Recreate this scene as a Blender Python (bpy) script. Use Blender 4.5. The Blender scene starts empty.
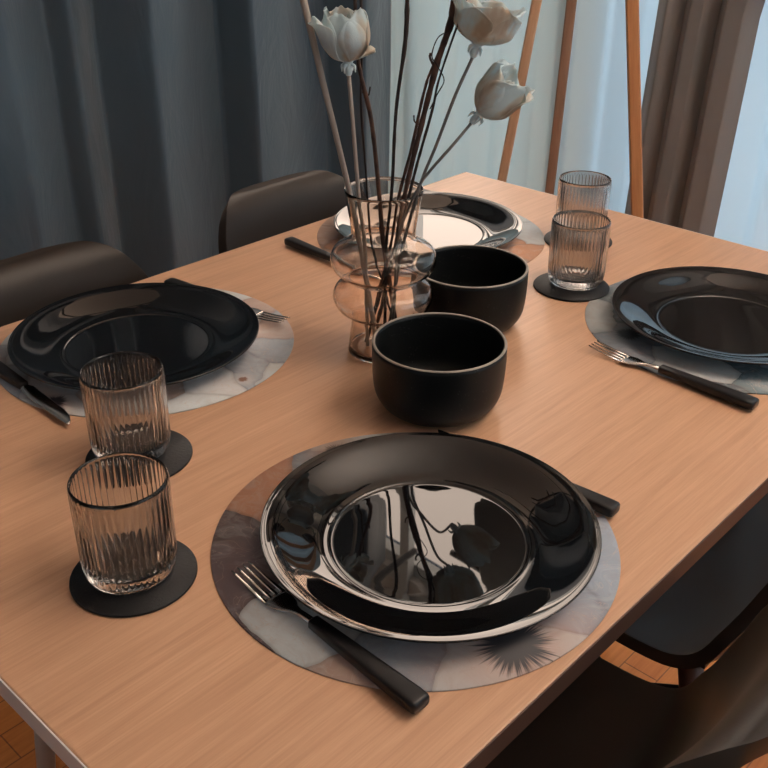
import bpy, bmesh, math, random
from mathutils import Vector, Matrix, Euler
random.seed(7)
S = bpy.context.scene
COL = S.collection
PI = math.pi
TZ = 0.75

# ------------------------------------------------------------------ camera
cam_d = bpy.data.cameras.new('camera'); cam = bpy.data.objects.new('camera', cam_d); COL.objects.link(cam)
cam_d.sensor_width = 36; cam_d.lens = 979.74 / 768 * 36; cam_d.clip_start = 0.02
cam.matrix_world = Matrix.Translation((1.0795, -0.1864, 1.27)) @ Matrix.Rotation(math.radians(42.860), 4, 'Z') @ \
    Matrix.Rotation(math.radians(90 - 28.878), 4, 'X') @ Matrix.Rotation(math.radians(0.452), 4, 'Z')
S.camera = cam
S.view_settings.view_transform = 'Standard'; S.view_settings.look = 'None'
S.view_settings.gamma = 1; S.view_settings.use_curve_mapping = False
S.view_settings.exposure = -0.07

# ------------------------------------------------------------------ world + lights
w = bpy.data.worlds.new('world'); S.world = w; w.use_nodes = True
w.node_tree.nodes['Background'].inputs[0].default_value = (0.55, 0.72, 0.9, 1)
w.node_tree.nodes['Background'].inputs[1].default_value = 0.6
def area(name, loc, target, sx, sy, power, col, spread=180):
    l = bpy.data.lights.new(name, 'AREA'); l.shape = 'RECTANGLE'; l.size = sx; l.size_y = sy
    l.energy = power; l.color = col; l.spread = math.radians(spread)
    o = bpy.data.objects.new(name, l); COL.objects.link(o); o.location = loc
    o.rotation_euler = (Vector(target) - Vector(loc)).to_track_quat('-Z', 'Y').to_euler()
    return o
area('daylight_left_window', (-0.74, 2.24, 1.45), (-0.74, 0, 1.45), 0.82, 2.66, 36, (1.0, 0.77, 0.60))
area('daylight_sheer_window', (0.9, 2.9, 1.2), (0.9, 0, 1.2), 2.4, 2.2, 56, (0.86, 0.90, 1.0))
area('side_fill', (2.75, 1.15, 1.5), (0, 1.15, 1.1), 1.6, 1.4, 8, (0.97, 0.98, 1.0))  # added fill from the right, out of view; no window known there
area('rear_fill', (0.9, -2.55, 1.5), (0.6, 0, 1.0), 1.6, 1.4, 1, (0.8, 0.92, 1.0))  # added weak cool fill from behind the camera
area('warm_overhead_fill', (1.3, -1.1, 2.42), (0.7, -0.4, 0), 0.5, 0.5, 1, (1.0, 0.78, 0.60))  # added warm fill overhead, without any fixture
area('ceiling_bounce_fill', (1.40, 1.45, 1.50), (1.40, 1.45, 3), 0.8, 0.8, 70, (1.0, 0.94, 0.89), 95)  # added light without fixture, aimed up so the ceiling bounces it down

# ------------------------------------------------------------------ helpers
def link(name, bm, mat, parent=None, smooth=True, sub=0, bevel=0):
    me = bpy.data.meshes.new(name); bmesh.ops.recalc_face_normals(bm, faces=bm.faces); bm.to_mesh(me); bm.free()
    o = bpy.data.objects.new(name, me); COL.objects.link(o)
    if mat: me.materials.append(mat)
    for p in me.polygons: p.use_smooth = smooth
    if bevel:
        m = o.modifiers.new('bevel', 'BEVEL'); m.width = bevel; m.segments = 2; m.limit_method = 'ANGLE'
    if sub:
        m = o.modifiers.new('sub', 'SUBSURF'); m.levels = m.render_levels = sub
    if parent: o.parent = parent
    return o
def tag(o, label, cat, group=None, kind=None):
    if label: o['label'] = label
    if cat: o['category'] = cat
    if group: o['group'] = group
    if kind: o['kind'] = kind
    return o
def thing(name, label, cat, loc=(0, 0, 0), rz=0, group=None):
    o = bpy.data.objects.new(name, None); o.empty_display_size = .05; COL.objects.link(o)
    o.location = loc; o.rotation_euler = (0, 0, rz)
    return tag(o, label, cat, group)
def struct(o):
    o['kind'] = 'structure'; return o
def copy_tree(o, parent=None):
    c = o.copy(); COL.objects.link(c)
    if parent: c.parent = parent
    for ch in [q for q in list(COL.objects) if q.parent == o]: copy_tree(ch, c)
    return c
def add_box(bm, lo, hi):
    x0, y0, z0 = lo; x1, y1, z1 = hi
    v = [bm.verts.new(p) for p in ((x0,y0,z0),(x1,y0,z0),(x1,y1,z0),(x0,y1,z0),(x0,y0,z1),(x1,y0,z1),(x1,y1,z1),(x0,y1,z1))]
    for f in ((0,3,2,1),(4,5,6,7),(0,1,5,4),(1,2,6,5),(2,3,7,6),(3,0,4,7)): bm.faces.new([v[i] for i in f])
def box(name, lo, hi, mat, parent=None, bevel=0):
    bm = bmesh.new(); add_box(bm, lo, hi); return link(name, bm, mat, parent, smooth=False, bevel=bevel)
def lathe(bm, prof, n=96, ribs=None):
    """prof: (r, z) list from axis to axis. ribs: function(r, z, angle) -> r"""
    rings = []
    for (r, z) in prof:
        if r <= 1e-6: rings.append([bm.verts.new((0, 0, z))]); continue
        ring = []
        for i in range(n):
            a = 2 * PI * i / n; rr = ribs(r, z, a) if ribs else r
            ring.append(bm.verts.new((rr * math.cos(a), rr * math.sin(a), z)))
        rings.append(ring)
    for A, B in zip(rings, rings[1:]):
        for i in range(n):
            j = (i + 1) % n
            if len(A) == 1 and len(B) == 1: continue
            if len(A) == 1: bm.faces.new((A[0], B[i], B[j]))
            elif len(B) == 1: bm.faces.new((A[j], A[i], B[0]))
            else: bm.faces.new((A[i], A[j], B[j], B[i]))
    return rings
def cr(pts, k=8):
    P = [Vector(p) for p in pts]; P = [P[0] * 2 - P[1]] + P + [P[-1] * 2 - P[-2]]; out = []
    for i in range(1, len(P) - 2):
        a, b, c, d = P[i - 1:i + 3]
        for j in range(k):
            t = j / k
            out.append(0.5 * ((2 * b) + (c - a) * t + (2 * a - 5 * b + 4 * c - d) * t * t + (3 * b - a - 3 * c + d) * t ** 3))
    out.append(P[-2]); return out
def cr1(pts, k=8):
    return [tuple(p)[:2] for p in cr([(a, b, 0) for a, b in pts], k)]
def tube(bm, pts, r, n=8, k=8, wob=0, flat=None):
    """r: scalar or list at ctrl points"""
    rr = r if isinstance(r, (list, tuple)) else [r] * len(pts)
    C = cr(pts, k) if k > 1 else [Vector(p) for p in pts]
    m = len(C); ref = Vector((0.3, 0.2, 1)).normalized(); prev = None; rings = []
    for i, c in enumerate(C):
        t = (C[min(i + 1, m - 1)] - C[max(i - 1, 0)]).normalized()
        a = t.orthogonal() if prev is None else (prev - t * prev.dot(t))
        a.normalize(); prev = a; b = t.cross(a)
        f = i / (m - 1) * (len(rr) - 1); q = min(int(f), len(rr) - 2) if len(rr) > 1 else 0
        R = rr[q] * (1 - (f - q)) + rr[q + 1] * (f - q)
        R *= 1 + random.uniform(-wob, wob)
        rings.append([bm.verts.new(c + a * R * math.cos(2 * PI * j / n) + b * R * math.sin(2 * PI * j / n)) for j in range(n)])
    for A, B in zip(rings, rings[1:]):
        for j in range(n): bm.faces.new((A[j], A[(j + 1) % n], B[(j + 1) % n], B[j]))
    bm.faces.new(rings[0][::-1]); bm.faces.new(rings[-1])
def loft(bm, st, n=16, e=3.0):
    """stations (x, y, z, half width, half height); superellipse sections along +X"""
    rings = []
    for (x, y, z, hw, hh) in st:
        ring = []
        for j in range(n):
            a = 2 * PI * (j + .5) / n; c, s = math.cos(a), math.sin(a)
            ring.append(bm.verts.new((x, y + hw * math.copysign(abs(c) ** (2 / e), c), z + hh * math.copysign(abs(s) ** (2 / e), s))))
        rings.append(ring)
    for A, B in zip(rings, rings[1:]):
        for j in range(n): bm.faces.new((A[j], A[(j + 1) % n], B[(j + 1) % n], B[j]))
    bm.faces.new(rings[0][::-1]); bm.faces.new(rings[-1])

# ------------------------------------------------------------------ materials
def mat(name, col=(.5, .5, .5), rough=.5, metal=0, **kw):
    m = bpy.data.materials.new(name); m.use_nodes = True; b = m.node_tree.nodes['Principled BSDF']
    b.inputs['Base Color'].default_value = (*col, 1); b.inputs['Roughness'].default_value = rough; b.inputs['Metallic'].default_value = metal
    for k, v in kw.items(): b.inputs[k.replace('_', ' ')].default_value = v
    return m
class NT:
    def __init__(s, m): s.t = m.node_tree; s.n = s.t.nodes; s.l = s.t.links; s.b = s.n['Principled BSDF']
    def add(s, typ, **kw):
        q = s.n.new(typ)
        for k, v in kw.items(): setattr(q, k, v)
        return q
    def put(s, sock, v):
        if isinstance(v, bpy.types.NodeSocket): s.l.new(v, sock)
        elif isinstance(v, (tuple, list)) and sock.type == 'RGBA' and len(v) == 3: sock.default_value = (*v, 1)
        else: sock.default_value = v
    def math(s, op, a, b=0, c=0, clamp=False):
        q = s.add('ShaderNodeMath', operation=op, use_clamp=clamp)
        s.put(q.inputs[0], a); s.put(q.inputs[1], b); s.put(q.inputs[2], c); return q.outputs[0]
    def vmath(s, op, a, b=(0, 0, 0), out=0):
        q = s.add('ShaderNodeVectorMath', operation=op); s.put(q.inputs[0], a); s.put(q.inputs[1], b); return q.outputs[out]
    def coord(s): return s.add('ShaderNodeTexCoord').outputs['Object']
    def map(s, v, scale=(1, 1, 1), loc=(0, 0, 0), rot=(0, 0, 0)):
        q = s.add('ShaderNodeMapping'); s.put(q.inputs[0], v); q.inputs['Scale'].default_value = scale
        q.inputs['Location'].default_value = loc; q.inputs['Rotation'].default_value = rot; return q.outputs[0]
    def noise(s, v, scale, detail=3, rough=.5, dist=0, out=0):
        q = s.add('ShaderNodeTexNoise'); s.put(q.inputs['Vector'], v); q.inputs['Scale'].default_value = scale
        q.inputs['Detail'].default_value = detail; q.inputs['Roughness'].default_value = rough; q.inputs['Distortion'].default_value = dist
        return q.outputs[out]
    def ramp(s, f, stops, interp='LINEAR'):
        q = s.add('ShaderNodeValToRGB'); s.put(q.inputs[0], f); c = q.color_ramp; c.interpolation = interp
        while len(c.elements) < len(stops): c.elements.new(.5)
        for e, (p, col) in zip(c.elements, stops): e.position = p; e.color = (*col, 1)
        return q.outputs[0]
    def mix(s, f, a, b, typ='MIX'):
        q = s.add('ShaderNodeMix', data_type='RGBA', blend_type=typ); s.put(q.inputs[0], f); s.put(q.inputs[6], a); s.put(q.inputs[7], b); return q.outputs[2]
    def bump(s, h, strength=.2, dist=.001):
        q = s.add('ShaderNodeBump'); s.put(q.inputs['Height'], h); q.inputs['Strength'].default_value = strength; q.inputs['Distance'].default_value = dist
        s.l.new(q.outputs[0], s.b.inputs['Normal'])
    def color(s, c): s.put(s.b.inputs['Base Color'], c)

M = {}
# table wood veneer: long grain along Y
m = M['wood'] = mat('oak_veneer', rough=.36); t = NT(m); v = t.coord()
g1 = t.noise(t.map(v, (38, 1.6, 1)), 3.0, 5, .6, .5)
g2 = t.noise(t.map(v, (150, 3.5, 1)), 4.0, 3, .6)
g3 = t.noise(t.map(v, (4, .8, 1)), 2.2, 2, .5)
base = t.ramp(g1, [(.25, (.48, .275, .165)), (.5, (.60, .355, .215)), (.75, (.67, .41, .255))])
base = t.mix(t.math('MULTIPLY', t.ramp(g2, [(.35, (1, 1, 1)), (.6, (0, 0, 0))]), .35), base, (.42, .225, .13))
base = t.mix(t.math('MULTIPLY', g3, .35), base, (.66, .37, .22))
t.color(base); t.bump(g2, .12, .0006); t.b.inputs['Specular IOR Level'].default_value = .6
M['edge_side'] = mat('dark_edge_band', (.10, .05, .035), .5)
M['edge_end'] = mat('grey_edge_band', (.74, .70, .66), .5)
M['leg_paint'] = mat('grey_painted_metal', (.58, .58, .56), .45)

# orange parquet
m = M['floor'] = mat('parquet', rough=.5); t = NT(m); v = t.coord()
bk = t.add('ShaderNodeTexBrick'); t.put(bk.inputs['Vector'], t.map(v, (1, 1, 1), rot=(0, 0, math.radians(90))))
for k, val in (('Scale', 1.0), ('Mortar Size', .0012), ('Brick Width', .42), ('Row Height', .065), ('Bias', 0)): bk.inputs[k].default_value = val
bk.inputs['Color1'].default_value = (.58, .16, .03, 1); bk.inputs['Color2'].default_value = (.74, .25, .05, 1); bk.inputs['Mortar'].default_value = (.12, .03, .01, 1)
gn = t.noise(t.map(v, (40, 3, 1)), 3, 4, .6)
t.color(t.mix(.35, bk.outputs[0], t.ramp(gn, [(.3, (.42, .11, .02)), (.7, (.80, .32, .08))])))

# walls
m = M['wall'] = mat('wall_plaster', (.74, .70, .66), .85); t = NT(m); t.bump(t.noise(t.coord(), 60, 3), .1, .002)
M['wall_dark'] = mat('teal_bounce_wall', (.20, .27, .29), .85)  # unseen walls, coloured dark teal to cut bounce and cool the fill
M['ceiling'] = mat('ceiling_paint', (.72, .61, .52), .9)
M['trim'] = mat('white_trim', (.75, .77, .75), .5)

# satin blackout fabric
def fabric(name, c1, c2, rough, sheen=.3):
    m = mat(name, c1, rough, Sheen_Weight=sheen); t = NT(m); v = t.coord()
    n = t.noise(t.map(v, (1, 1, .35)), 3.0, 4, .6)
    t.color(t.ramp(n, [(.3, c1), (.7, c2)]))
    w1 = t.noise(t.map(v, (6, 6, 2.2), rot=(.5, 0, 0)), 1.6, 4, .6, 1.2)
    w2 = t.noise(t.map(v, (900, 900, 900)), 1, 0)
    w3 = t.noise(t.map(v, (3, 3, 28)), 1.0, 2, .5, .4)
    h = t.math('ADD', t.math('MULTIPLY', w1, .45), t.math('ADD', t.math('MULTIPLY', w2, .015), t.math('MULTIPLY', w3, .03)))
    t.bump(h, .55, .012); return m
M['drape'] = fabric('satin_drape', (.038, .076, .108), (.060, .086, .106), .36)
M['drape2'] = fabric('grey_drape', (.195, .190, .188), (.240, .225, .212), .5)

# sheer curtains
def voile(name, d, tr, f):
    m = bpy.data.materials.new(name); m.use_nodes = True; nt = m.node_tree; nt.nodes.clear()
    out = nt.nodes.new('ShaderNodeOutputMaterial'); df = nt.nodes.new('ShaderNodeBsdfDiffuse'); tl = nt.nodes.new('ShaderNodeBsdfTranslucent')
    mx = nt.nodes.new('ShaderNodeMixShader')
    df.inputs[0].default_value = (*d, 1); tl.inputs[0].default_value = (*tr, 1); mx.inputs[0].default_value = f
    nt.links.new(df.outputs[0], mx.inputs[1]); nt.links.new(tl.outputs[0], mx.inputs[2]); nt.links.new(mx.outputs[0], out.inputs[0])
    return m
M['sheer'] = voile('sheer_voile', (.72, .80, .84), (.70, .78, .80), .62)
M['sheer_pale'] = voile('dense_cotton_voile', (.76, .78, .76), (.56, .72, .80), .32)

# chair
m = M['leather'] = mat('dark_faux_leather', (.019, .0125, .0085), .42, Sheen_Weight=.10, Sheen_Roughness=.4, Sheen_Tint=(.85, .58, .38, 1)); t = NT(m)
t.bump(t.noise(t.coord(), 420, 2, .6), .12, .0006); t.b.inputs['Specular IOR Level'].default_value = .35
M['chair_leg'] = mat('dark_stained_beech', (.09, .03, .018), .45)
M['black_metal'] = mat('black_metal', (.012, .012, .013), .4, .6)
M['bolt'] = mat('bolt_steel', (.35, .35, .36), .35, 1)

# tableware
M['plate'] = mat('black_glazed_opal', (.0045, .0045, .005), .02, IOR=1.62)
m = M['bowl'] = mat('black_speckled_stoneware', (.008, .009, .009), .38, Specular_IOR_Level=.2); t = NT(m)
vo = t.add('ShaderNodeTexVoronoi'); t.put(vo.inputs['Vector'], t.coord()); vo.inputs['Scale'].default_value = 330
sp = t.math('LESS_THAN', vo.outputs['Distance'], .13); sn = t.math('GREATER_THAN', t.noise(t.coord(), 90, 1), .56)
t.color(t.mix(t.math('MULTIPLY', sp, sn), (.008, .009, .009), (.09, .10, .09)))
M['bowl_rim'] = mat('unglazed_rim', (.27, .23, .19), .35)
def glass(name, col, rough=0.0, ior=1.45):
    m = mat(name, col, rough, Transmission_Weight=1.0, IOR=ior); return m
M['smoke'] = glass('smoke_grey_glass', (.74, .72, .70))
M['amber'] = glass('pale_amber_glass', (.95, .85, .77))
m = M['coaster'] = mat('black_leatherette', (.010, .010, .011), .48, Specular_IOR_Level=.3); t = NT(m)
t.bump(t.noise(t.coord(), 500, 3, .6), .5, .001)
M['steel'] = mat('polished_steel', (.62, .58, .54), .16, 1)
M['black_handle'] = mat('satin_black_handle', (.010, .010, .011), .35, Specular_IOR_Level=.35)

# placemat print
def mat_print(name, flowers, tint, loc, pal):
    m = mat(name, rough=.42); t = NT(m); v = t.coord(); p = t.map(v, (1, 1, 0))
    warp = t.vmath('SCALE', t.vmath('SUBTRACT', t.noise(t.map(p, loc=loc), 9, 3, .55, out=1), (.5, .5, .5)))
    warp.node.inputs[3].default_value = .07
    q = t.vmath('ADD', t.map(p, loc=loc), warp)
    vo = t.add('ShaderNodeTexVoronoi', voronoi_dimensions='2D'); t.put(vo.inputs['Vector'], q); vo.inputs['Scale'].default_value = 13
    ve = t.add('ShaderNodeTexVoronoi', voronoi_dimensions='2D', feature='DISTANCE_TO_EDGE'); t.put(ve.inputs['Vector'], q); ve.inputs['Scale'].default_value = 13
    sep = t.add('ShaderNodeSeparateColor'); t.put(sep.inputs[0], vo.outputs['Color'])
    k = len(pal); c = t.ramp(sep.outputs[0], [(i / k, pal[i]) for i in range(k)], 'CONSTANT')
    soft = t.noise(t.map(p, loc=loc), 16, 4, .6, .8)
    c = t.mix(t.math('MULTIPLY', soft, .25), c, tint)
    shade = t.ramp(ve.outputs['Distance'], [(0, (.62, .60, .60)), (.06, (.92, .92, .92)), (.3, (1, 1, 1))])
    c = t.mix(1.0, c, shade, 'MULTIPLY')
    sep2 = t.add('ShaderNodeSeparateColor'); t.put(sep2.inputs[0], t.noise(q, 30, 4, .65, 1.5, out=1))
    c = t.mix(t.ramp(sep2.outputs[1], [(.45, (0, 0, 0)), (.62, (.25, .25, .25))]), c, t.mix(.6, c, (.30, .17, .12)))
    c = t.mix(t.ramp(sep2.outputs[2], [(.48, (0, 0, 0)), (.64, (.2, .2, .2))]), c, (.62, .66, .66))
    vein = t.noise(q, 22, 2, .5, 3.0); vm = t.math('MULTIPLY', t.math('LESS_THAN', t.math('ABSOLUTE', t.math('SUBTRACT', vein, .5)), .006), .4)
    c = t.mix(vm, c, (.55, .42, .34))
    for (cx, cy, R, col, halo) in flowers:
        d = t.vmath('SUBTRACT', p, (cx, cy, 0)); ln = t.vmath('LENGTH', d, out=1)
        dn = t.vmath('NORMALIZE', d)
        sp = t.noise(dn, 9, 2, .7); rad = t.math('MULTIPLY_ADD', sp, R * 1.4, R * .30)
        fine = t.noise(dn, 20, 2, .7); rad = t.math('ADD', rad, t.math('MULTIPLY_ADD', fine, R * .7, -R * .35))
        hm = t.math('MULTIPLY', t.math('SUBTRACT', 1, t.math('DIVIDE', ln, R * 3.0), clamp=True), .9)
        c = t.mix(hm, c, halo)
        mk = t.math('MULTIPLY', t.math('SUBTRACT', rad, ln), 1 / (R * .32), clamp=True)
        c = t.mix(mk, c, col)
    t.color(c); return m
GREYB = (.31, .35, .40); MAUV = (.13, .085, .085); PEACH = (.56, .27, .15); PALE = (.62, .66, .66); DUSK = (.27, .20, .20); BEIGE = (.46, .31, .24)
M['mat_front'] = mat_print('poppy_print_front', [(.136, -.044, .030, (.03, .025, .03), (.42, .20, .12)), (-.145, .050, .014, (.10, .06, .045), (.50, .30, .20))], (.38, .36, .37), (.83, .47, 0), [GREYB, PALE, PEACH, GREYB, MAUV, PALE, BEIGE])
M['mat_left'] = mat_print('poppy_print_left', [(.045, -.150, .014, (.03, .025, .03), (.45, .33, .28)), (.150, .02, .006, (.20, .09, .05), (.55, .50, .47))], (.56, .56, .55), (.75, .43, 0), [PALE, (.60, .60, .60), GREYB, PALE, (.60, .60, .60), BEIGE])
M['mat_back'] = mat_print('poppy_print_back', [(.0, .15, .012, (.10, .06, .05), (.50, .32, .22))], (.50, .40, .33), (.15, .83, 0), [PEACH, PALE, BEIGE, DUSK, PEACH, BEIGE])
M['mat_right'] = mat_print('poppy_print_right', [(-.075, -.105, .016, (.03, .045, .055), (.10, .14, .16))], (.22, .27, .29), (.93, .61, 0), [PALE, (.05, .08, .10), GREYB, (.10, .17, .20), PALE, (.16, .22, .25)])

# flowers
m = M['petal'] = mat('paper_petal', (.70, .72, .69), .7, Subsurface_Weight=.0, Transmission_Weight=0); t = NT(m)
pn = t.noise(t.map(t.coord(), (1, 1, .5)), 34, 3, .6)
t.color(t.ramp(pn, [(.46, (.80, .91, .93)), (.56, (.74, .64, .52)), (.66, (.55, .34, .19))]))
t.bump(t.noise(t.coord(), 120, 3, .6), .5, .002)
tb = t.add('ShaderNodeBsdfTranslucent'); tb.inputs[0].default_value = (.82, .92, .94, 1); mxs = t.add('ShaderNodeMixShader'); mxs.inputs[0].default_value = .4
t.l.new(t.b.outputs[0], mxs.inputs[1]); t.l.new(tb.outputs[0], mxs.inputs[2]); t.l.new(mxs.outputs[0], t.n['Material Output'].inputs[0])
M['calyx'] = mat('pale_calyx', (.70, .84, .86), .7)
M['stem_pale'] = mat('pale_stem', (.40, .34, .29), .7)
M['stem_grey'] = mat('grey_stem', (.16, .15, .14), .7)
m = M['twig'] = mat('brown_twig', (.10, .05, .035), .75); t = NT(m)
t.color(t.ramp(t.noise(t.coord(), 60, 3), [(.35, (.05, .025, .018)), (.7, (.17, .08, .05))]))
M['twig_dark'] = mat('dark_twig', (.035, .022, .018), .7)
def oak(name, a, b):
    m = mat(name, rough=.5); t = NT(m)
    t.color(t.ramp(t.noise(t.map(t.coord(), (40, 40, 2.5)), 3, 4, .6), [(.3, a), (.7, b)])); return m
M['tripod'] = oak('warm_tripod_wood', (.42, .16, .055), (.56, .25, .10))
M['tripod_pale'] = oak('pale_tripod_wood', (.58, .34, .19), (.70, .44, .27))
M['tripod_brown'] = oak('brown_tripod_wood', (.30, .18, .12), (.40, .26, .18))
M['shade'] = mat('linen_lamp_shade', (.6, .55, .48), .9)

# ------------------------------------------------------------------ room
XL, XR, YN, YF, H = -1.16, 2.9, -2.4, 2.08, 2.8
WX0, WX1, WZ0, WZ1 = -0.30, 1.75, 0.12, 2.25      # sheer covered window opening
LX0, LX1, LZ0, LZ1 = -1.13, -0.36, 0.12, 2.76        # bare window opening
struct(box('floor', (XL - .1, YN - .1, -.05), (XR + .1, YF + .12, 0), M['floor']))
struct(box('ceiling', (XL - .1, YN - .1, H), (XR + .1, YF + .12, H + .05), M['ceiling']))
struct(box('wall_left', (XL - .1, YN - .1, 0), (XL, YF + .12, H), M['wall']))
bm = bmesh.new()
add_box(bm, (XL, YF, 0), (WX0, YF + .12, LZ0)); add_box(bm, (XL, YF, LZ1), (WX0, YF + .12, H)); add_box(bm, (XL, YF, LZ0), (LX0, YF + .12, LZ1)); add_box(bm, (LX1, YF, LZ0), (WX0, YF + .12, LZ1)); add_box(bm, (WX1, YF, 0), (XR, YF + .12, H))
add_box(bm, (WX0, YF, 0), (WX1, YF + .12, WZ0)); add_box(bm, (WX0, YF, WZ1), (WX1, YF + .12, H))
struct(link('wall_far', bm, M['wall'], smooth=False))
bm = bmesh.new()                                   # unseen right wall; opening added for the side fill
add_box(bm, (XR - .3, YN, 0), (XR - .2, .35, H)); add_box(bm, (XR - .3, 1.95, 0), (XR - .2, YF, H))
add_box(bm, (XR - .3, .35, 0), (XR - .2, 1.95, .8)); add_box(bm, (XR - .3, .35, 2.2), (XR - .2, 1.95, H))
struct(link('wall_right', bm, M['wall_dark'], smooth=False))
bm = bmesh.new()
add_box(bm, (XL, YN - .1, 0), (.1, YN, H)); add_box(bm, (1.7, YN - .1, 0), (XR, YN, H)); add_box(bm, (.1, YN - .1, 0), (1.7, YN, .8)); add_box(bm, (.1, YN - .1, 2.2), (1.7, YN, H))
struct(link('wall_near', bm, M['wall_dark'], smooth=False))
bm = bmesh.new()
for x in (WX0, (WX0 + WX1) / 2 - .025, WX1 - .05): add_box(bm, (x, YF + .03, WZ0), (x + .05, YF + .08, WZ1))
for z in (WZ0, WZ1 - .05): add_box(bm, (WX0, YF + .032, z), (WX1, YF + .078, z + .05))
struct(link('window_1', bm, M['trim'], smooth=False))
bm = bmesh.new()
for x in (LX0, LX1 - .05): add_box(bm, (x, YF + .03, LZ0), (x + .05, YF + .08, LZ1))
for z in (LZ0, LZ1 - .05): add_box(bm, (LX0 + .05, YF + .03, z), (LX1 - .05, YF + .08, z + .05))
struct(link('window_2', bm, M['trim'], smooth=False))
struct(box('trim_1', (-.925, YF - .012, 0), (-.880, YF + .028, H), M['trim'], bevel=.004))
struct(box('baseboard_far', (XL + .06, YF - .015, 0), (XR - .3, YF, .08), M['trim']))

# ------------------------------------------------------------------ curtains
def interp(pts, x):
    if x <= pts[0][0]: return pts[0][1]
    for (a, fa), (b, fb) in zip(pts, pts[1:]):
        if x <= b:
            t = (x - a) / (b - a); t = t * t * (3 - 2 * t) * .35 + t * .65; return fa + (fb - fa) * t
    return pts[-1][1]
# fold profile of the left drape: (Y, forward offset)
FP = [(-.60, .03), (-.46, -.03), (-.40, .04), (-.22, -.04), (-.15, .045), (.02, -.03), (.08, .04), (.26, -.04), (.33, .03), (.50, -.035), (.57, .03), (.70, .035),
      (.815, -.018), (.845, .022), (.925, -.03), (1.001, .060), (1.235, -.045), (1.268, .045), (1.585, -.05), (1.634, .04), (1.772, 0)]
def drape(name, pts, x0, z0, z1, mat_, fz=lambda u, z: 0, axis='x', n=420, nz=60, a=None, b=None, th=.003):
    bm = bmesh.new(); rows = []
    a = pts[0][0] if a is None else a; b = pts[-1][0] if b is None else b
    for j in range(nz + 1):
        z = z0 + (z1 - z0) * j / nz; row = []
        for i in range(n + 1):
            u = a + (b - a) * i / n; h = interp(pts, u) + fz(u, z)
            row.append(bm.verts.new((x0 + h, u, z) if axis == 'x' else (u, x0 - h, z)))
        rows.append(row)
    for A, B in zip(rows, rows[1:]):
        for i in range(n): bm.faces.new((A[i], A[i + 1], B[i + 1], B[i]))
    o = link(name, bm, mat_)
    s = o.modifiers.new('solid', 'SOLIDIFY'); s.thickness = th; s.offset = 0
    return o
def fz(u, z):
    return .006 * math.sin(u * 9 + z * 3.1) + .004 * math.sin(u * 23 - z * 6) * math.exp(-((z - .95) / .12) ** 2) + .003 * math.sin(z * 40) * math.exp(-((z - .93) / .03) ** 2)
tag(drape('blackout_curtain', FP, -.72, .015, 2.4, M['drape'], fz), 'wide grey-blue satin blackout curtain hanging behind the two left chairs', 'curtain')
SP = []; u = -.375; k = 0
while u < 1.9:
    SP.append((u, .022 if k % 2 else 0)); u += .055 + .025 * math.sin(k * 2.3); k += 1
tag(drape('sheer_curtain', SP, YF - .045, .02, 2.38, M['sheer'], lambda u, z: .006 * math.sin(u * 6 + z), 'y', 380, 20, th=.0008), 'bright bluish white sheer curtain over the window at the far wall', 'curtain')
DP = [(-.055, 0), (-.02, .03), (.01, .005), (.035, .035), (.06, .03), (.085, .0), (.115, .04), (.15, .03), (.175, .0)]
CP = []; u = -1.12; k = 0
while u < -.36:
    CP.append((u, .012 if k % 2 else 0)); u += .05 + .02 * math.sin(k * 1.7); k += 1
o = drape('added_cafe_curtain', CP, YF - .026, .06, 1.13, M['sheer_pale'], lambda u, z: .003 * math.sin(u * 6 + z), 'y', 120, 12, th=.0008)  # added translucent tier, backlit to brighten the pale wall; bare window above
tag(o, 'plain off-white half-height curtain added to brighten the far wall behind the dried flowers', 'curtain')
bm = bmesh.new(); tube(bm, [(-1.13, YF - .026, 1.136), (-.37, YF - .026, 1.136)], .006, 10, 1); tag(link('added_cafe_rod', bm, M['trim']), 'thin rod carrying the added off-white half-height curtain', 'curtain rod')
o = drape('side_drape', DP, 1.90, .015, 2.38, M['drape2'], lambda u, z: .004 * math.sin(u * 20 + z * 3), 'y', 160, 40)
for v_ in o.data.vertices:
    k_ = max(0, min(1, (v_.co.z - 1.0) / .25)); k_ = k_ * k_ * (3 - 2 * k_)
    v_.co.x += (v_.co.z - .5) * .035 * (1 - k_) + k_ * ((v_.co.x + .055) * 1.5 + .02)
tag(o, 'narrow gathered dark grey drape hanging in front of the white sheer curtain', 'curtain')
for nm, lo, hi, ax, lab in (('curtain_rod', (-.70, -.7, 2.42), (-.70, 1.9, 2.42), 0, 'curtain rod above the wide grey-blue blackout curtain'),
                        ('curtain_rod', (-.6, 1.98, 2.42), (2.0, 1.98, 2.42), 1, 'curtain rod above the white sheer curtain')):
    bm = bmesh.new(); tube(bm, [lo, hi], .012, 10, 1); tag(link(nm, bm, M['black_metal']), lab, 'curtain rod')

# ------------------------------------------------------------------ tripod floor lamp
T = thing('tripod_floor_lamp', 'wooden tripod floor lamp standing behind the far end of the table', 'lamp', (0, 1.6, 0))
def bar(name, p0, p1, wx, wy, mt, par):
    p0, p1 = Vector(p0), Vector(p1); d = (p1 - p0); bm = bmesh.new(); L = d.length
    add_box(bm, (-wx / 2, -wy / 2, 0), (wx / 2, wy / 2, L)); o = link(name, bm, mt, par, smooth=False, bevel=.003)
    z = d.normalized(); x = Vector((.83, .55, 0)); x = (x - z * x.dot(z)).normalized(); y = z.cross(x)
    o.matrix_local = Matrix.Translation(p0) @ Matrix((x, y, z)).transposed().to_4x4(); return o
bar('leg', (-.203, -.15, 0), (-.037, -.04, 1.62), .020, .026, M['tripod_pale'], T)
bar('leg', (.3285, -.15, 0), (-.0205, -.04, 1.62), .023, .026, M['tripod'], T)
bar('leg', (-.261, .25, 0), (-.075, .03, 1.62), .022, .026, M['tripod_brown'], T)
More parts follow.
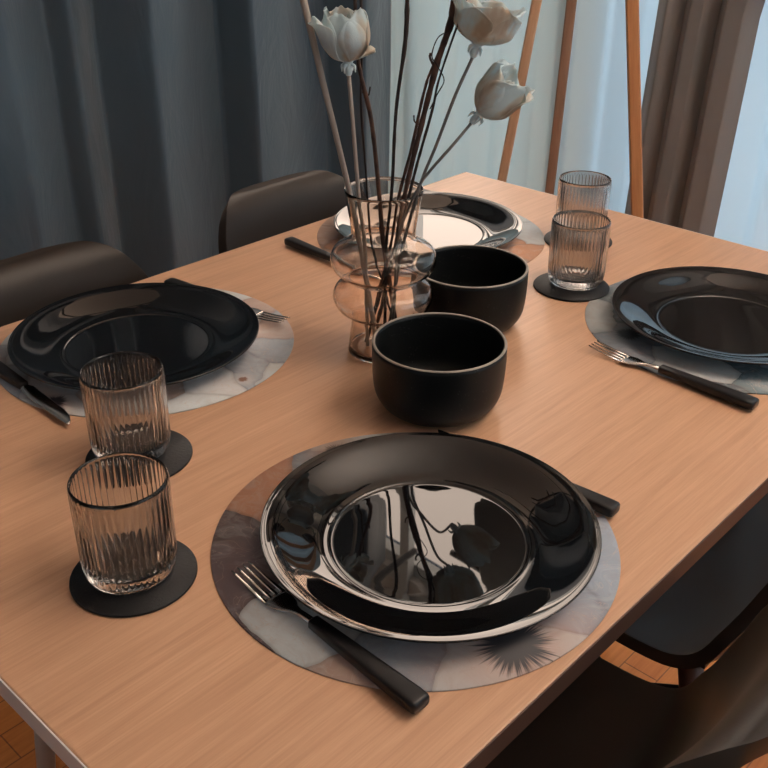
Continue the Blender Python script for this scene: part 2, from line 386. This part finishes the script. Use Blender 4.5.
bm = bmesh.new(); lathe(bm, [(0, 1.60), (.07, 1.60), (.07, 1.64), (0, 1.64)], 32); link('hub', bm, M['black_metal'], T)
bm = bmesh.new(); lathe(bm, [(.20, 1.66), (.203, 1.66), (.165, 1.95), (.162, 1.95), (.20, 1.66)], 48); link('lamp_shade', bm, M['shade'], T)
bm = bmesh.new(); tube(bm, [(0, 0, 1.63), (0, 0, 1.75)], .012, 10, 1); link('socket', bm, M['black_metal'], T)

# ------------------------------------------------------------------ table
TW, TL = .8246, 1.1905
T = thing('dining_table', 'rectangular light oak veneer dining table set for four', 'table', (0, 0, 0))
def slab(name, x0, y0, x1, y1, z0, z1, mt, par, bev=.0015): return box(name, (x0, y0, z0), (x1, y1, z1), mt, par, bev)
slab('tabletop', .0012, .0012, TW - .0012, TL - .0012, TZ - .020, TZ, M['wood'], T, .0012)
slab('edge_band', TW - .0012, 0, TW, TL, TZ - .020, TZ - .0006, M['edge_side'], T, 0)['label'] = 'dark brown long edge band'
slab('edge_band', 0, 0, .0012, TL, TZ - .020, TZ - .0006, M['edge_side'], T, 0)
slab('edge_band', .0012, 0, TW - .0012, .0012, TZ - .020, TZ - .0004, M['edge_end'], T, 0)['label'] = 'light grey short edge band'
slab('edge_band', .0012, TL - .0012, TW - .0012, TL, TZ - .020, TZ - .0004, M['edge_end'], T, 0)
bm = bmesh.new()
add_box(bm, (.10, .10, TZ - .064), (TW - .10, .125, TZ - .020)); add_box(bm, (.10, TL - .125, TZ - .064), (TW - .10, TL - .10, TZ - .020))
add_box(bm, (.10, .125, TZ - .064), (.125, TL - .125, TZ - .020)); add_box(bm, (TW - .125, .125, TZ - .064), (TW - .10, TL - .125, TZ - .020))
link('apron', bm, M['leg_paint'], T, smooth=False)
for sx in (0, 1):
    for sy in (0, 1):
        tx, ty = (.19 if not sx else TW - .19), (.21 if not sy else TL - .21)
        fx, fy = (.10 if not sx else TW - .10), (.165 if not sy else TL - .15)
        bm = bmesh.new(); tube(bm, [(tx, ty, TZ - .03), (fx, fy, 0.0)], [.017, .011], 20, 1)
        link('leg', bm, M['leg_paint'], T)

# ------------------------------------------------------------------ chairs (front faces +X in local frame)
def chair_shell(bm):
    # side profile (x, z): seat front -> back top, chair centre at x=0
    prof = cr([(.215, 0, .425), (.195, 0, .445), (.12, 0, .446), (.0, 0, .434), (-.08, 0, .434), (-.132, 0, .455), (-.168, 0, .505), (-.193, 0, .58), (-.218, 0, .66), (-.238, 0, .727), (-.251, 0, .758), (-.268, 0, .776), (-.288, 0, .780)], 6)
    n = len(prof); s = [0]
    for a, b in zip(prof, prof[1:]): s.append(s[-1] + (b - a).length)
    Ltot = s[-1]; NU = 26; rows = []
    for i in range(n):
        f = s[i] / Ltot
        base = interp([(0, .205), (.15, .225), (.42, .228), (.55, .222), (.75, .175), (1, .138)], f)
        d = Ltot - s[i]; c = .10
        if d < c: base = base - c + math.sqrt(max(0, c * c - (c - d) ** 2)) * 1.0 + .0
        d = s[i]; c2 = .07
        if d < c2: base = base - c2 + math.sqrt(max(0, c2 * c2 - (c2 - d) ** 2))
        tng = (prof[min(i + 1, n - 1)] - prof[max(i - 1, 0)]).normalized(); nrm = Vector((-tng.z, 0, tng.x)) * -1
        if nrm.z < 0 and nrm.x < 0: nrm = -nrm
        # normal points up over the seat and forward (+x) at the back
        nrm = Vector((abs(nrm.x), 0, abs(nrm.z)))
        cup = interp([(0, .0), (.2, .010), (.42, .020), (.6, .040), (.8, .058), (.93, .045), (1, .010)], f)
        row = []
        for j in range(NU + 1):
            u = -1 + 2 * j / NU; u = math.sin(u * PI / 2 * .92) / math.sin(PI / 2 * .92)
            y = base * u
            row.append(bm.verts.new(prof[i] + Vector((0, y, 0)) + nrm * cup * (abs(y) / .22) ** 2.4))
        rows.append(row)
    for A, B in zip(rows, rows[1:]):
        for j in range(NU): bm.faces.new((A[j], A[j + 1], B[j + 1], B[j]))
def make_chair(label):
    c = thing('dining_chair', label, 'chair', group='dining chairs around the table')
    bm = bmesh.new(); chair_shell(bm); o = link('shell', bm, M['leather'], c)
    s = o.modifiers.new('solid', 'SOLIDIFY'); s.thickness = .016; s.offset = 1 if False else -1
    b = o.modifiers.new('bev', 'BEVEL'); b.width = .006; b.segments = 3; b.limit_method = 'ANGLE'; b.angle_limit = 1.0
    tops = [(.12, .125), (.12, -.125), (-.080, .150), (-.080, -.150)]; feet = [(.20, .175), (.20, -.175), (-.165, .160), (-.165, -.160)]
    for (a, b_), (p, q) in zip(tops, feet):
        bm = bmesh.new(); tube(bm, [(a, b_, .395), (p, q, 0)], [.016, .010], 14, 1); lg = link('leg', bm, M['chair_leg'], c)
        bm = bmesh.new(); sy = 1 if b_ > 0 else -1
        x = a + (p - a) * .12; y = b_ + (q - b_) * .12; z = .395 * .88
        tube(bm, [(x, y + sy * .010, z), (x, y + sy * .020, z)], .0065, 12, 1); link('bolt', bm, M['bolt'], lg)
    def L(i, t): return (tops[i][0] + (feet[i][0] - tops[i][0]) * t, tops[i][1] + (feet[i][1] - tops[i][1]) * t, .395 * (1 - t))
    for i, j in ((0, 1), (1, 3), (3, 2), (2, 0)):
        for t0, t1 in (((.12, .5), (.5, .12)) if (i, j) in ((1, 3), (2, 0)) else ((.12, .5), (.5, .12))):
            bm = bmesh.new(); tube(bm, [L(i, t0), L(j, t1)], .0042, 8, 1); link('strut', bm, M['black_metal'], c)
    bm = bmesh.new()
    add_box(bm, (-.102, -.155, .392), (-.072, .155, .402)); add_box(bm, (.105, -.14, .392), (.135, .14, .402)); add_box(bm, (-.072, -.02, .392), (.105, .02, .402))
    link('seat_bracket', bm, M['black_metal'], c, smooth=False)
    return c
ch = make_chair('dark brown shell dining chair at the left side of the table nearest the camera')
ch.location = (.160, .382, 0)
c2 = copy_tree(ch); c2.location = (.148, .845, 0); c2['label'] = 'brown shell dining chair with lit back behind the glass vase, at the curtain side'
c3 = copy_tree(ch); c3.location = (.682, .372, 0); c3.rotation_euler = (0, 0, PI); c3['label'] = 'black shell dining chair at the bottom right, pushed in beside the front plate'
c4 = copy_tree(ch); c4.location = (.668, .880, 0); c4.rotation_euler = (0, 0, PI); c4['label'] = 'dark shell dining chair on the right, under the table edge beyond the bottom right chair'

# ------------------------------------------------------------------ placemats
def placemat(loc, r, mt, label):
    bm = bmesh.new(); lathe(bm, [(0, 0), (r - .0004, 0), (r, .0005), (r - .0003, .0014), (0, .0015)], 128)
    o = link('placemat', bm, mt); o.location = loc; return tag(o, label, 'placemat', 'round floral placemats')
for p_, r_, k_, l_ in (((.645, .322, TZ), .172, 'mat_front', 'round flower print placemat under the front black plate'),
    ((.170, .383, TZ), .172, 'mat_left', 'round whitish flower print placemat under the left plate'),
    ((.170, .895, TZ), .172, 'mat_back', 'round peach flower print placemat under the far plate behind the vase'),
    ((.643, .905, TZ), .172, 'mat_right', 'round dark teal marbled placemat under the right plate')):
    placemat(p_, r_, M[k_], l_)

# ------------------------------------------------------------------ plates
def make_plate(loc, label):
    prof = [(0, .0030), (.060, .0030), (.076, .0031), (.0825, .0033), (.0840, .0039), (.0855, .0044), (.090, .0052), (.096, .0067), (.104, .0093), (.113, .0127), (.122, .0163), (.130, .0194), (.136, .0213), (.1395, .0221), (.1412, .0224),
            (.1415, .0214), (.1400, .0198), (.128, .0156), (.112, .0096), (.098, .0050), (.088, .0030), (.084, .0004), (.080, .0002), (.077, .0014), (0, .0014)]
    bm = bmesh.new(); lathe(bm, cr1(prof, 4)[:-1] + [(0, .0014)], 160)
    o = link('dinner_plate', bm, M['plate']); o.location = loc; return tag(o, label, 'plate', 'black dinner plates')
ZP = TZ + .0017
make_plate((.6576, .3257, ZP), 'large glossy black dinner plate in the front centre of the table')
make_plate((.1727, .368, ZP), 'glossy black dinner plate at the left edge of the table behind the glasses')
make_plate((.168, .890, ZP), 'glossy black dinner plate at the far side behind the vase')
make_plate((.6453, .9027, ZP), 'brown-reflecting black dinner plate at the right edge of the table')

# ------------------------------------------------------------------ bowls
def make_bowl(loc, label):
    T = thing('bowl', label, 'bowl', loc, group='black bowls in the table centre')
    R, h = .0692, .075
    outer = cr1([(.0, .0012), (.040, .0012), (.0445, 0), (.048, .0012), (.058, .007), (.0655, .019), (.0682, .034), (R, .055), (R, h - .0005)], 4)
    inner = cr1([(R - .0032, h - .0005), (R - .0036, .055), (.0640, .034), (.0610, .020), (.053, .010), (.040, .0062), (0, .0055)], 4)
    bm = bmesh.new(); lathe(bm, outer[:-1] + [(R, h - .0005)] + inner, 128); link('body', bm, M['bowl'], T)
    bm = bmesh.new(); n = 8
    lathe(bm, [(R - .0016 + .0016 * math.cos(a), h - .0003 + .0009 * math.sin(a)) for a in [2 * PI * i / n for i in range(n + 1)]], 128)
    link('rim', bm, M['bowl_rim'], T)['label'] = 'thin lighter unglazed rim'
    return T
make_bowl((.5095, .5109, TZ + .0002), 'black stoneware bowl in front, nearest the camera')
make_bowl((.4041, .694, TZ + .0002), 'black stoneware bowl behind the front bowl, beside the vase')

# ------------------------------------------------------------------ coasters and ribbed glasses
def coaster(loc, label, mt=None):
    bm = bmesh.new(); lathe(bm, [(0, 0), (.0498, 0), (.0505, .0008), (.0505, .0022), (.0498, .003), (0, .003)], 96)
    o = link('coaster', bm, mt or M['coaster']); o.location = loc; return tag(o, label, 'coaster', 'round black coasters')
NR = 46
def ribbed_glass():
    H_ = .0885
    prof = [(0, .0010), (.026, .0010), (.0315, .0), (.0345, .0022), (.0365, .0070), (.0376, .013), (.0380, .020), (.0383, .05), (.0385, .080), (.0384, .0840), (.0380, .0868), (.0374, .0882), (.0366, .0885), (.0360, .0876),
            (.0357, .084), (.0355, .060), (.0350, .025), (.0342, .016), (.0325, .0125), (.028, .0108), (0, .0103)]
    def ribs(r, z, a):
        if r > .0358 and .006 < z < .0835:
            k = min(1, (z - .006) / .006, (.0835 - z) / .003); return r - .0012 * k * (1 - abs(math.cos(a * NR / 2)) ** .8)
        return r
    bm = bmesh.new(); lathe(bm, prof[:6] + [(.0380 + .0005 * i / 12, .020 + .060 * i / 12) for i in range(13)] + prof[9:], NR * 8, ribs)
    return bm
g0 = None
for (gx, gy, cx, cy, lc, lg) in ((.5060, .1320, .5115, .1306, 'black coaster under the nearest ribbed glass at the lower left', 'ribbed smoky glass tumbler nearest the camera at the lower left'),
    (.3560, .2350, .3675, .2350, 'black coaster under the ribbed glass close to the left plate', 'ribbed smoky glass tumbler between the nearest glass and the left plate'),
    (.4331, .888, .4357, .8754, 'black coaster under the right front ribbed glass beside the far bowl', 'ribbed smoky glass tumbler on the right, in front of another glass'),
    (.3364, 1.0463, .345, 1.030, 'coaster under the farthest ribbed glass, mostly hidden', 'ribbed smoky glass tumbler farthest away at the far end of the table')):
    coaster((cx, cy, TZ + .0002), lc)
    if g0 is None: g0 = o = link('tumbler', ribbed_glass(), M['smoke'])
    else: o = g0.copy(); COL.objects.link(o)
    o.location = (gx, gy, TZ + .0034); tag(o, lg, 'glass', 'ribbed glass tumblers')

# ------------------------------------------------------------------ vase
VX, VY = .3790, .5658
op = cr1([(.0405, .001), (.0385, .018), (.0362, .040), (.0400, .047), (.0520, .056), (.0572, .068), (.0545, .079), (.0440, .0865), (.0400, .0905),
          (.0455, .0945), (.0560, .1025), (.0595, .1135), (.0560, .1245), (.0440, .1325), (.0368, .1395), (.0362, .150), (.0392, .170), (.0432, .193)], 6)
th = .0019; ip = []
for i, (r, z) in enumerate(op):
    a = op[max(i - 1, 0)]; b = op[min(i + 1, len(op) - 1)]; dr, dz = b[0] - a[0], b[1] - a[1]; L = math.hypot(dr, dz) or 1
    ip.append((r - th * dz / L, z + th * dr / L))
ip = [q for q in ip if q[1] > .006]
prof = [(0, .0012), (.030, .0012), (.038, 0)] + op + [(.0430, .1942), (.0420, .1942)] + ip[::-1] + [(.036, .0065), (.028, .0052), (0, .005)]
bm = bmesh.new(); lathe(bm, prof, 128)
o = link('vase', bm, M['amber']); o.location = (VX, VY, TZ + .0002)
tag(o, 'clear pale amber glass vase with two bulging rings holding dried flowers', 'vase')

def inside(top, ang, r=.018, z=TZ + .010):
    return (VX + r * math.cos(ang), VY + r * math.sin(ang), z)
def neckpt(p):
    """keep a stem inside the vase neck"""
    x, y, z = p; d = math.hypot(x - VX, y - VY); lim = .030 if z < .93 else .034
    if z < .945 and d > lim: x = VX + (x - VX) * lim / d; y = VY + (y - VY) * lim / d
    return (x, y, z)
def stem_path(pts, ang, rb=.020):
    pts = [neckpt(p) for p in pts]
    b = inside(None, ang, rb); x = pts[-1]
    mid = tuple((x[i] + b[i]) / 2 for i in range(3))
    return pts + [mid, b]
def stem_thing(name, pts, r, mt, ang, label, cat='stem', n=8, wob=.0, extra=()):
    bm = bmesh.new(); tube(bm, stem_path(pts, ang), r, n, 8, wob)
    for e, re in extra: tube(bm, e, re, 6, 6, .15)
    o = link(name, bm, mt); return tag(o, label, cat, 'dried stems in the vase')
stem_thing('pale_stem', [(.305, .497, 1.23), [0.32, 0.511, 1.135], [0.334, 0.524, 1.048], [0.348, 0.537, 0.964], [0.358, 0.546, 0.897]], [.0042, .0036, .0032, .0030, .0030, .003, .003], M['stem_pale'], 5.2, 'thick pale dried stem leaning furthest left in the vase')
stem_thing('twig', [(.340, .556, 1.22), [0.343, 0.559, 1.151], [0.345, 0.562, 1.074], [0.355, 0.571, 1.013], [0.361, 0.577, 0.936], [0.365, 0.58, 0.878]], [.0016, .0018, .0024, .0028, .0028, .0028], M['twig'], .4, 'brown curved twig just right of the left rose stem', wob=.12)
stem_thing('thin_twig', [(.338, .57, 1.21), [0.341, 0.572, 1.092], [0.340, 0.571, 1.031], [0.344, 0.574, 0.955], [0.347, 0.577, 0.874]], .0013, M['twig_dark'], 1.2, 'very thin dark twig between the left rose stem and the brown twig', wob=.15,
           extra=[([(.3405, .5715, 1.04), (.346, .576, 1.036), (.347, .578, 1.045)], .0009)])
stem_thing('dark_twig', [(.397, .583, 1.23), [0.395, 0.581, 1.154], [0.394, 0.58, 1.098], [0.388, 0.574, 1.028], [0.385, 0.572, 0.942], [0.381, 0.568, 0.879]], [.0022, .0024, .0019, .0017, .0019, .002], M['twig_dark'], 2.2, 'straight almost black twig standing upright at the middle of the vase', wob=.12)
stem_thing('brown_branch', [(.440, .636, 1.22), [0.425, 0.622, 1.144], [0.42, 0.618, 1.111], [0.411, 0.61, 1.072], [0.4, 0.599, 1.005], [0.388, 0.588, 0.928], [0.382, 0.583, 0.876]], [.0042, .0040, .0036, .0030, .0026, .0024, .0024, .0024], M['twig'], 2.8,
           'thick reddish brown branch behind the upper right rose', wob=.12,
           extra=[([(.410, .609, 1.068), (.405, .606, 1.078), (.4055, .606, 1.083)], .0013), ([(.401, .600, 1.01), (.395, .596, 1.013), (.394, .595, 1.020)], .001)])
stem_thing('branch', [(.430, .64, 1.16), [0.404, 0.616, 1.075], [0.396, 0.609, 1.044], [0.387, 0.6, 0.981], [0.377, 0.591, 0.925], [0.372, 0.587, 0.878]], [.0012, .0015, .0017, .0017, .0017, .0017], M['twig'], 3.4, 'thin brown branch bowing left of the thick branch', wob=.15)
stem_thing('branch', [(.447, .615, 1.15), [0.427, 0.597, 1.066], [0.422, 0.592, 1.031], [0.412, 0.583, 0.978], [0.405, 0.576, 0.935], [0.397, 0.569, 0.889]], [.0010, .0013, .0015, .0017, .0017, .0017], M['twig_dark'], 3.9, 'thin dark branch bowing right of the thick branch', wob=.15,
           extra=[([[0.427, 0.61, 1.107], [0.418, 0.602, 1.1], [0.414, 0.598, 1.083], [0.418, 0.602, 1.073], [0.4245, 0.606, 1.059], [0.419, 0.603, 1.045], (.416, .595, 1.03)], .0006)])

# roses ------------------------------------------------------------
def petal(bm, th0, wid, prof, lean=0, ruffle=.0015, nu=14, ph=0, pointed=0):
    """prof: (r, z) list bottom->top"""
    P = cr1(prof, 5); n = len(P); rows = []
    for i, (r, z) in enumerate(P):
        f = i / (n - 1); row = []
        wf = wid * (.55 + .55 * math.sin(min(1, f * 1.15) * PI / 2)) * (1 if f < .7 else math.sqrt(max(0.03, 1 - ((f - .7) / .3) ** 2 * .86)))
        for j in range(nu + 1):
            u = -1 + 2 * j / nu; a = th0 + u * wf
            rr = r + ruffle * f * f * math.sin(u * 6 + ph) + .0025 * f * abs(u) ** 3
            row.append(bm.verts.new((rr * math.cos(a), rr * math.sin(a), z - .004 * f * u * u + pointed * f ** 4 * max(0, 1 - abs(u) * 2.2) + .001 * f * math.sin(u * 9 + ph * 2))))
        rows.append(row)
    for A, B in zip(rows, rows[1:]):
        for j in range(nu): bm.faces.new((A[j], A[j + 1], B[j + 1], B[j]))
def rose(base, axis, spin, petals, stem_pts, r, ang, stem_mat, label):
    T = thing('rose', label, 'flower', base, group='dried white roses in the vase')
    hd = bpy.data.objects.new('flower_head', None); 
    ax = Vector(axis).normalized(); q = ax.to_track_quat('Z', 'X').to_matrix().to_4x4() @ Matrix.Rotation(spin, 4, 'Z')
    def place(o): o.matrix_local = q; return o
    for k, (a, wd, prof, rf, pt) in enumerate(petals):
        bm = bmesh.new(); petal(bm, a, wd, prof, ruffle=rf, ph=k * 1.7, pointed=pt); o = place(link('petal', bm, M['petal'], T))
        s = o.modifiers.new('s', 'SOLIDIFY'); s.thickness = .0006; s.offset = 0
    bm = bmesh.new(); lathe(bm, cr1([(0, -.014), (.0028, -.013), (.0045, -.007), (.0042, -.002), (.008, .004), (.006, .010), (0, .012)], 3), 18); place(link('calyx', bm, M['calyx'], T))
    bm = bmesh.new()
    for k in range(4):
        a = k * 1.6 + .4; c, s_ = math.cos(a), math.sin(a)
        tube(bm, [(.003 * c, .003 * s_, -.002), (.0075 * c, .0075 * s_, -.004), (.008 * c, .008 * s_, -.010)], [.0018, .0016, .0005], 6, 4)
    place(link('sepal', bm, M['calyx'], T))
    B = Vector(base); pts = [Vector(p) - B for p in stem_path(stem_pts, ang)]; pts[0] = ax * -.012
    bm = bmesh.new(); tube(bm, pts, r, 8, 8); link('stem', bm, stem_mat, T)
    return T
cup = lambda R, h, top: [(.003, .0), (R * .55, .006), (R * .92, h * .35), (R, h * .62), (top, h)]
P1 = [(k * 2 * PI / 5, 1.15, cup(.0235 + .0012 * (k % 2), .049 + .002 * (k % 3), .019), .0015, 0) for k in range(5)] + \
     [(k * 2 * PI / 4 + .5, .9, cup(.016, .046, .012), .001, 0) for k in range(4)] + \
     [(PI * 1.0, .55, [(.003, 0), (.015, .006), (.0240, .020), (.0290, .036), (.0365, .045)], .001, .004), (.05, .5, [(.003, 0), (.012, .003), (.020, .007), (.0265, .010), (.0300, .011)], .002, 0)]
# spin so that local +x points along the picture's right
rose((.352, .540, 1.076), (-.05, -.03, 1), math.radians(47), P1, [[0.36, 0.532, 1.074], [0.363, 0.535, 1.02], [0.368, 0.539, 0.935], [0.372, 0.543, 0.89]], .0021, 4.4, M['stem_pale'], 'white dried rose bud on the left of the vase, upright in front of the curtain')
P2 = [(k * 2 * PI / 5 + .2, 1.15, cup(.030 + .001 * (k % 2), .040 + .002 * (k % 3), .0345), .002, .002) for k in range(5)] + \
     [(k * 2 * PI / 4 + .8, .9, cup(.019, .035, .016), .001, 0) for k in range(4)]
rose((.447, .6285, 1.094), (.20, .19, 1), math.radians(20), P2, [[0.455, 0.609, 1.09], [0.445, 0.6, 1.048], [0.432, 0.588, 0.997], [0.421, 0.577, 0.955], [0.409, 0.566, 0.893]], .0017, 5.6, M['stem_grey'], 'open white dried rose at the upper right of the bunch')
P3 = [(k * 2 * PI / 4 + .6, 1.2, cup(.0225 + .001 * (k % 2), .050 + .003 * (k % 3), .023), .003, .003) for k in range(4)] + \
     [(k * 2 * PI / 3 + .2, 1.0, cup(.014, .048, .012), .001, 0) for k in range(3)]
rose((.4515, .6335, 1.024), (.60, .50, .85), math.radians(75), P3, [[0.468, 0.608, 1.029], [0.453, 0.593, 1.003], [0.434, 0.576, 0.972], [0.426, 0.568, 0.954], [0.414, 0.557, 0.902]], .0016, 6.0, M['stem_grey'], 'white dried rose leaning right with brown edged petals, lowest of the three')

# ------------------------------------------------------------------ cutlery (tip at x=0, handle towards +x)
def make_fork(loc, rz, label):
    T = thing('fork', label, 'fork', loc, rz, 'black handled forks'); T.scale = (.968,) * 3
    zc = lambda x: interp([(0, .0060), (.02, .0030), (.045, .0014), (.062, .0030), (.085, .0062), (.10, .0068)], x)
    bm = bmesh.new()
    for k in range(4):
        y = (-1.5 + k) * .0062; y2 = (-1.5 + k) * .0058
        loft(bm, [(x, y + (y2 - y) * (1 - x / .045), zc(x), hw, .0008) for x, hw in ((0, .0005), (.006, .0011), (.025, .0016), (.046, .0018))], 8)
    loft(bm, [(.0435, 0, zc(.0435), .0106, .0008), (.048, 0, zc(.048), .0115, .0009), (.056, 0, zc(.056), .0113, .0010), (.063, 0, zc(.063), .0090, .0012), (.069, 0, zc(.069), .0052, .0015), (.076, 0, zc(.076), .0034, .0018), (.098, 0, zc(.098), .0034, .0020)], 16, 2.5)
    link('fork_head', bm, M['steel'], T)
    bm = bmesh.new()
    loft(bm, [(.0925, 0, .0066, .0046, .0034), (.0935, 0, .0066, .0054, .0040), (.12, 0, .0063, .0064, .0046), (.16, 0, .0061, .0078, .0052), (.200, 0, .0061, .0090, .0056), (.2075, 0, .0061, .0088, .0054), (.2095, 0, .0061, .0080, .0046)], 24, 4.5)
    link('handle', bm, M['black_handle'], T)['label'] = 'matte black handle'
    return T
def make_knife(loc, rz, label):
    T = thing('knife', label, 'knife', loc, rz, 'black handled knives'); T.scale = (.962,) * 3
    bm = bmesh.new()
    loft(bm, [(0, .006, .0035, .0006, .0005), (.004, .0045, .0035, .0030, .0007), (.015, .0020, .0035, .0062, .0009), (.03, .0008, .0036, .0078, .0010), (.08, .0004, .0045, .0084, .0011), (.098, 0, .0058, .0080, .0014), (.102, 0, .0062, .0050, .0018), (.108, 0, .0064, .0046, .0020)], 14, 2.2)
    link('blade', bm, M['steel'], T)
    bm = bmesh.new()
    loft(bm, [(.1045, 0, .0064, .0050, .0034), (.106, 0, .0064, .0058, .0041), (.13, 0, .0062, .0068, .0047), (.17, 0, .0061, .0080, .0052), (.203, 0, .0061, .0088, .0056), (.2095, 0, .0061, .0086, .0054), (.2115, 0, .0061, .0076, .0046)], 24, 4.5)
    link('handle', bm, M['black_handle'], T)['label'] = 'matte black handle'
    return T
ZC = TZ + .0020
make_fork((.5722, .1910, ZC), math.radians(-2.5), 'fork with black handle at the front, left of the front plate')
make_fork((.5570, .7370, ZC), math.radians(-1.8), 'fork with black handle in front of the right plate')
make_fork((.2330, 1.0235, ZC), math.radians(180), 'fork beyond the far plate, only its tip showing')
make_fork((.2500, .5290, ZC), math.radians(188), 'fork at the far side of the left plate, only its tip showing')
make_knife((.5490, .4600, ZC), math.radians(2), 'knife with black handle beyond the front plate')
make_knife((.2500, .7060, ZC), math.radians(180 - 3), 'knife with black handle left of the vase')
make_knife((.2730, .2220, ZC), math.radians(180 - 1), 'knife with black handle lying at the left table edge beside the glass')
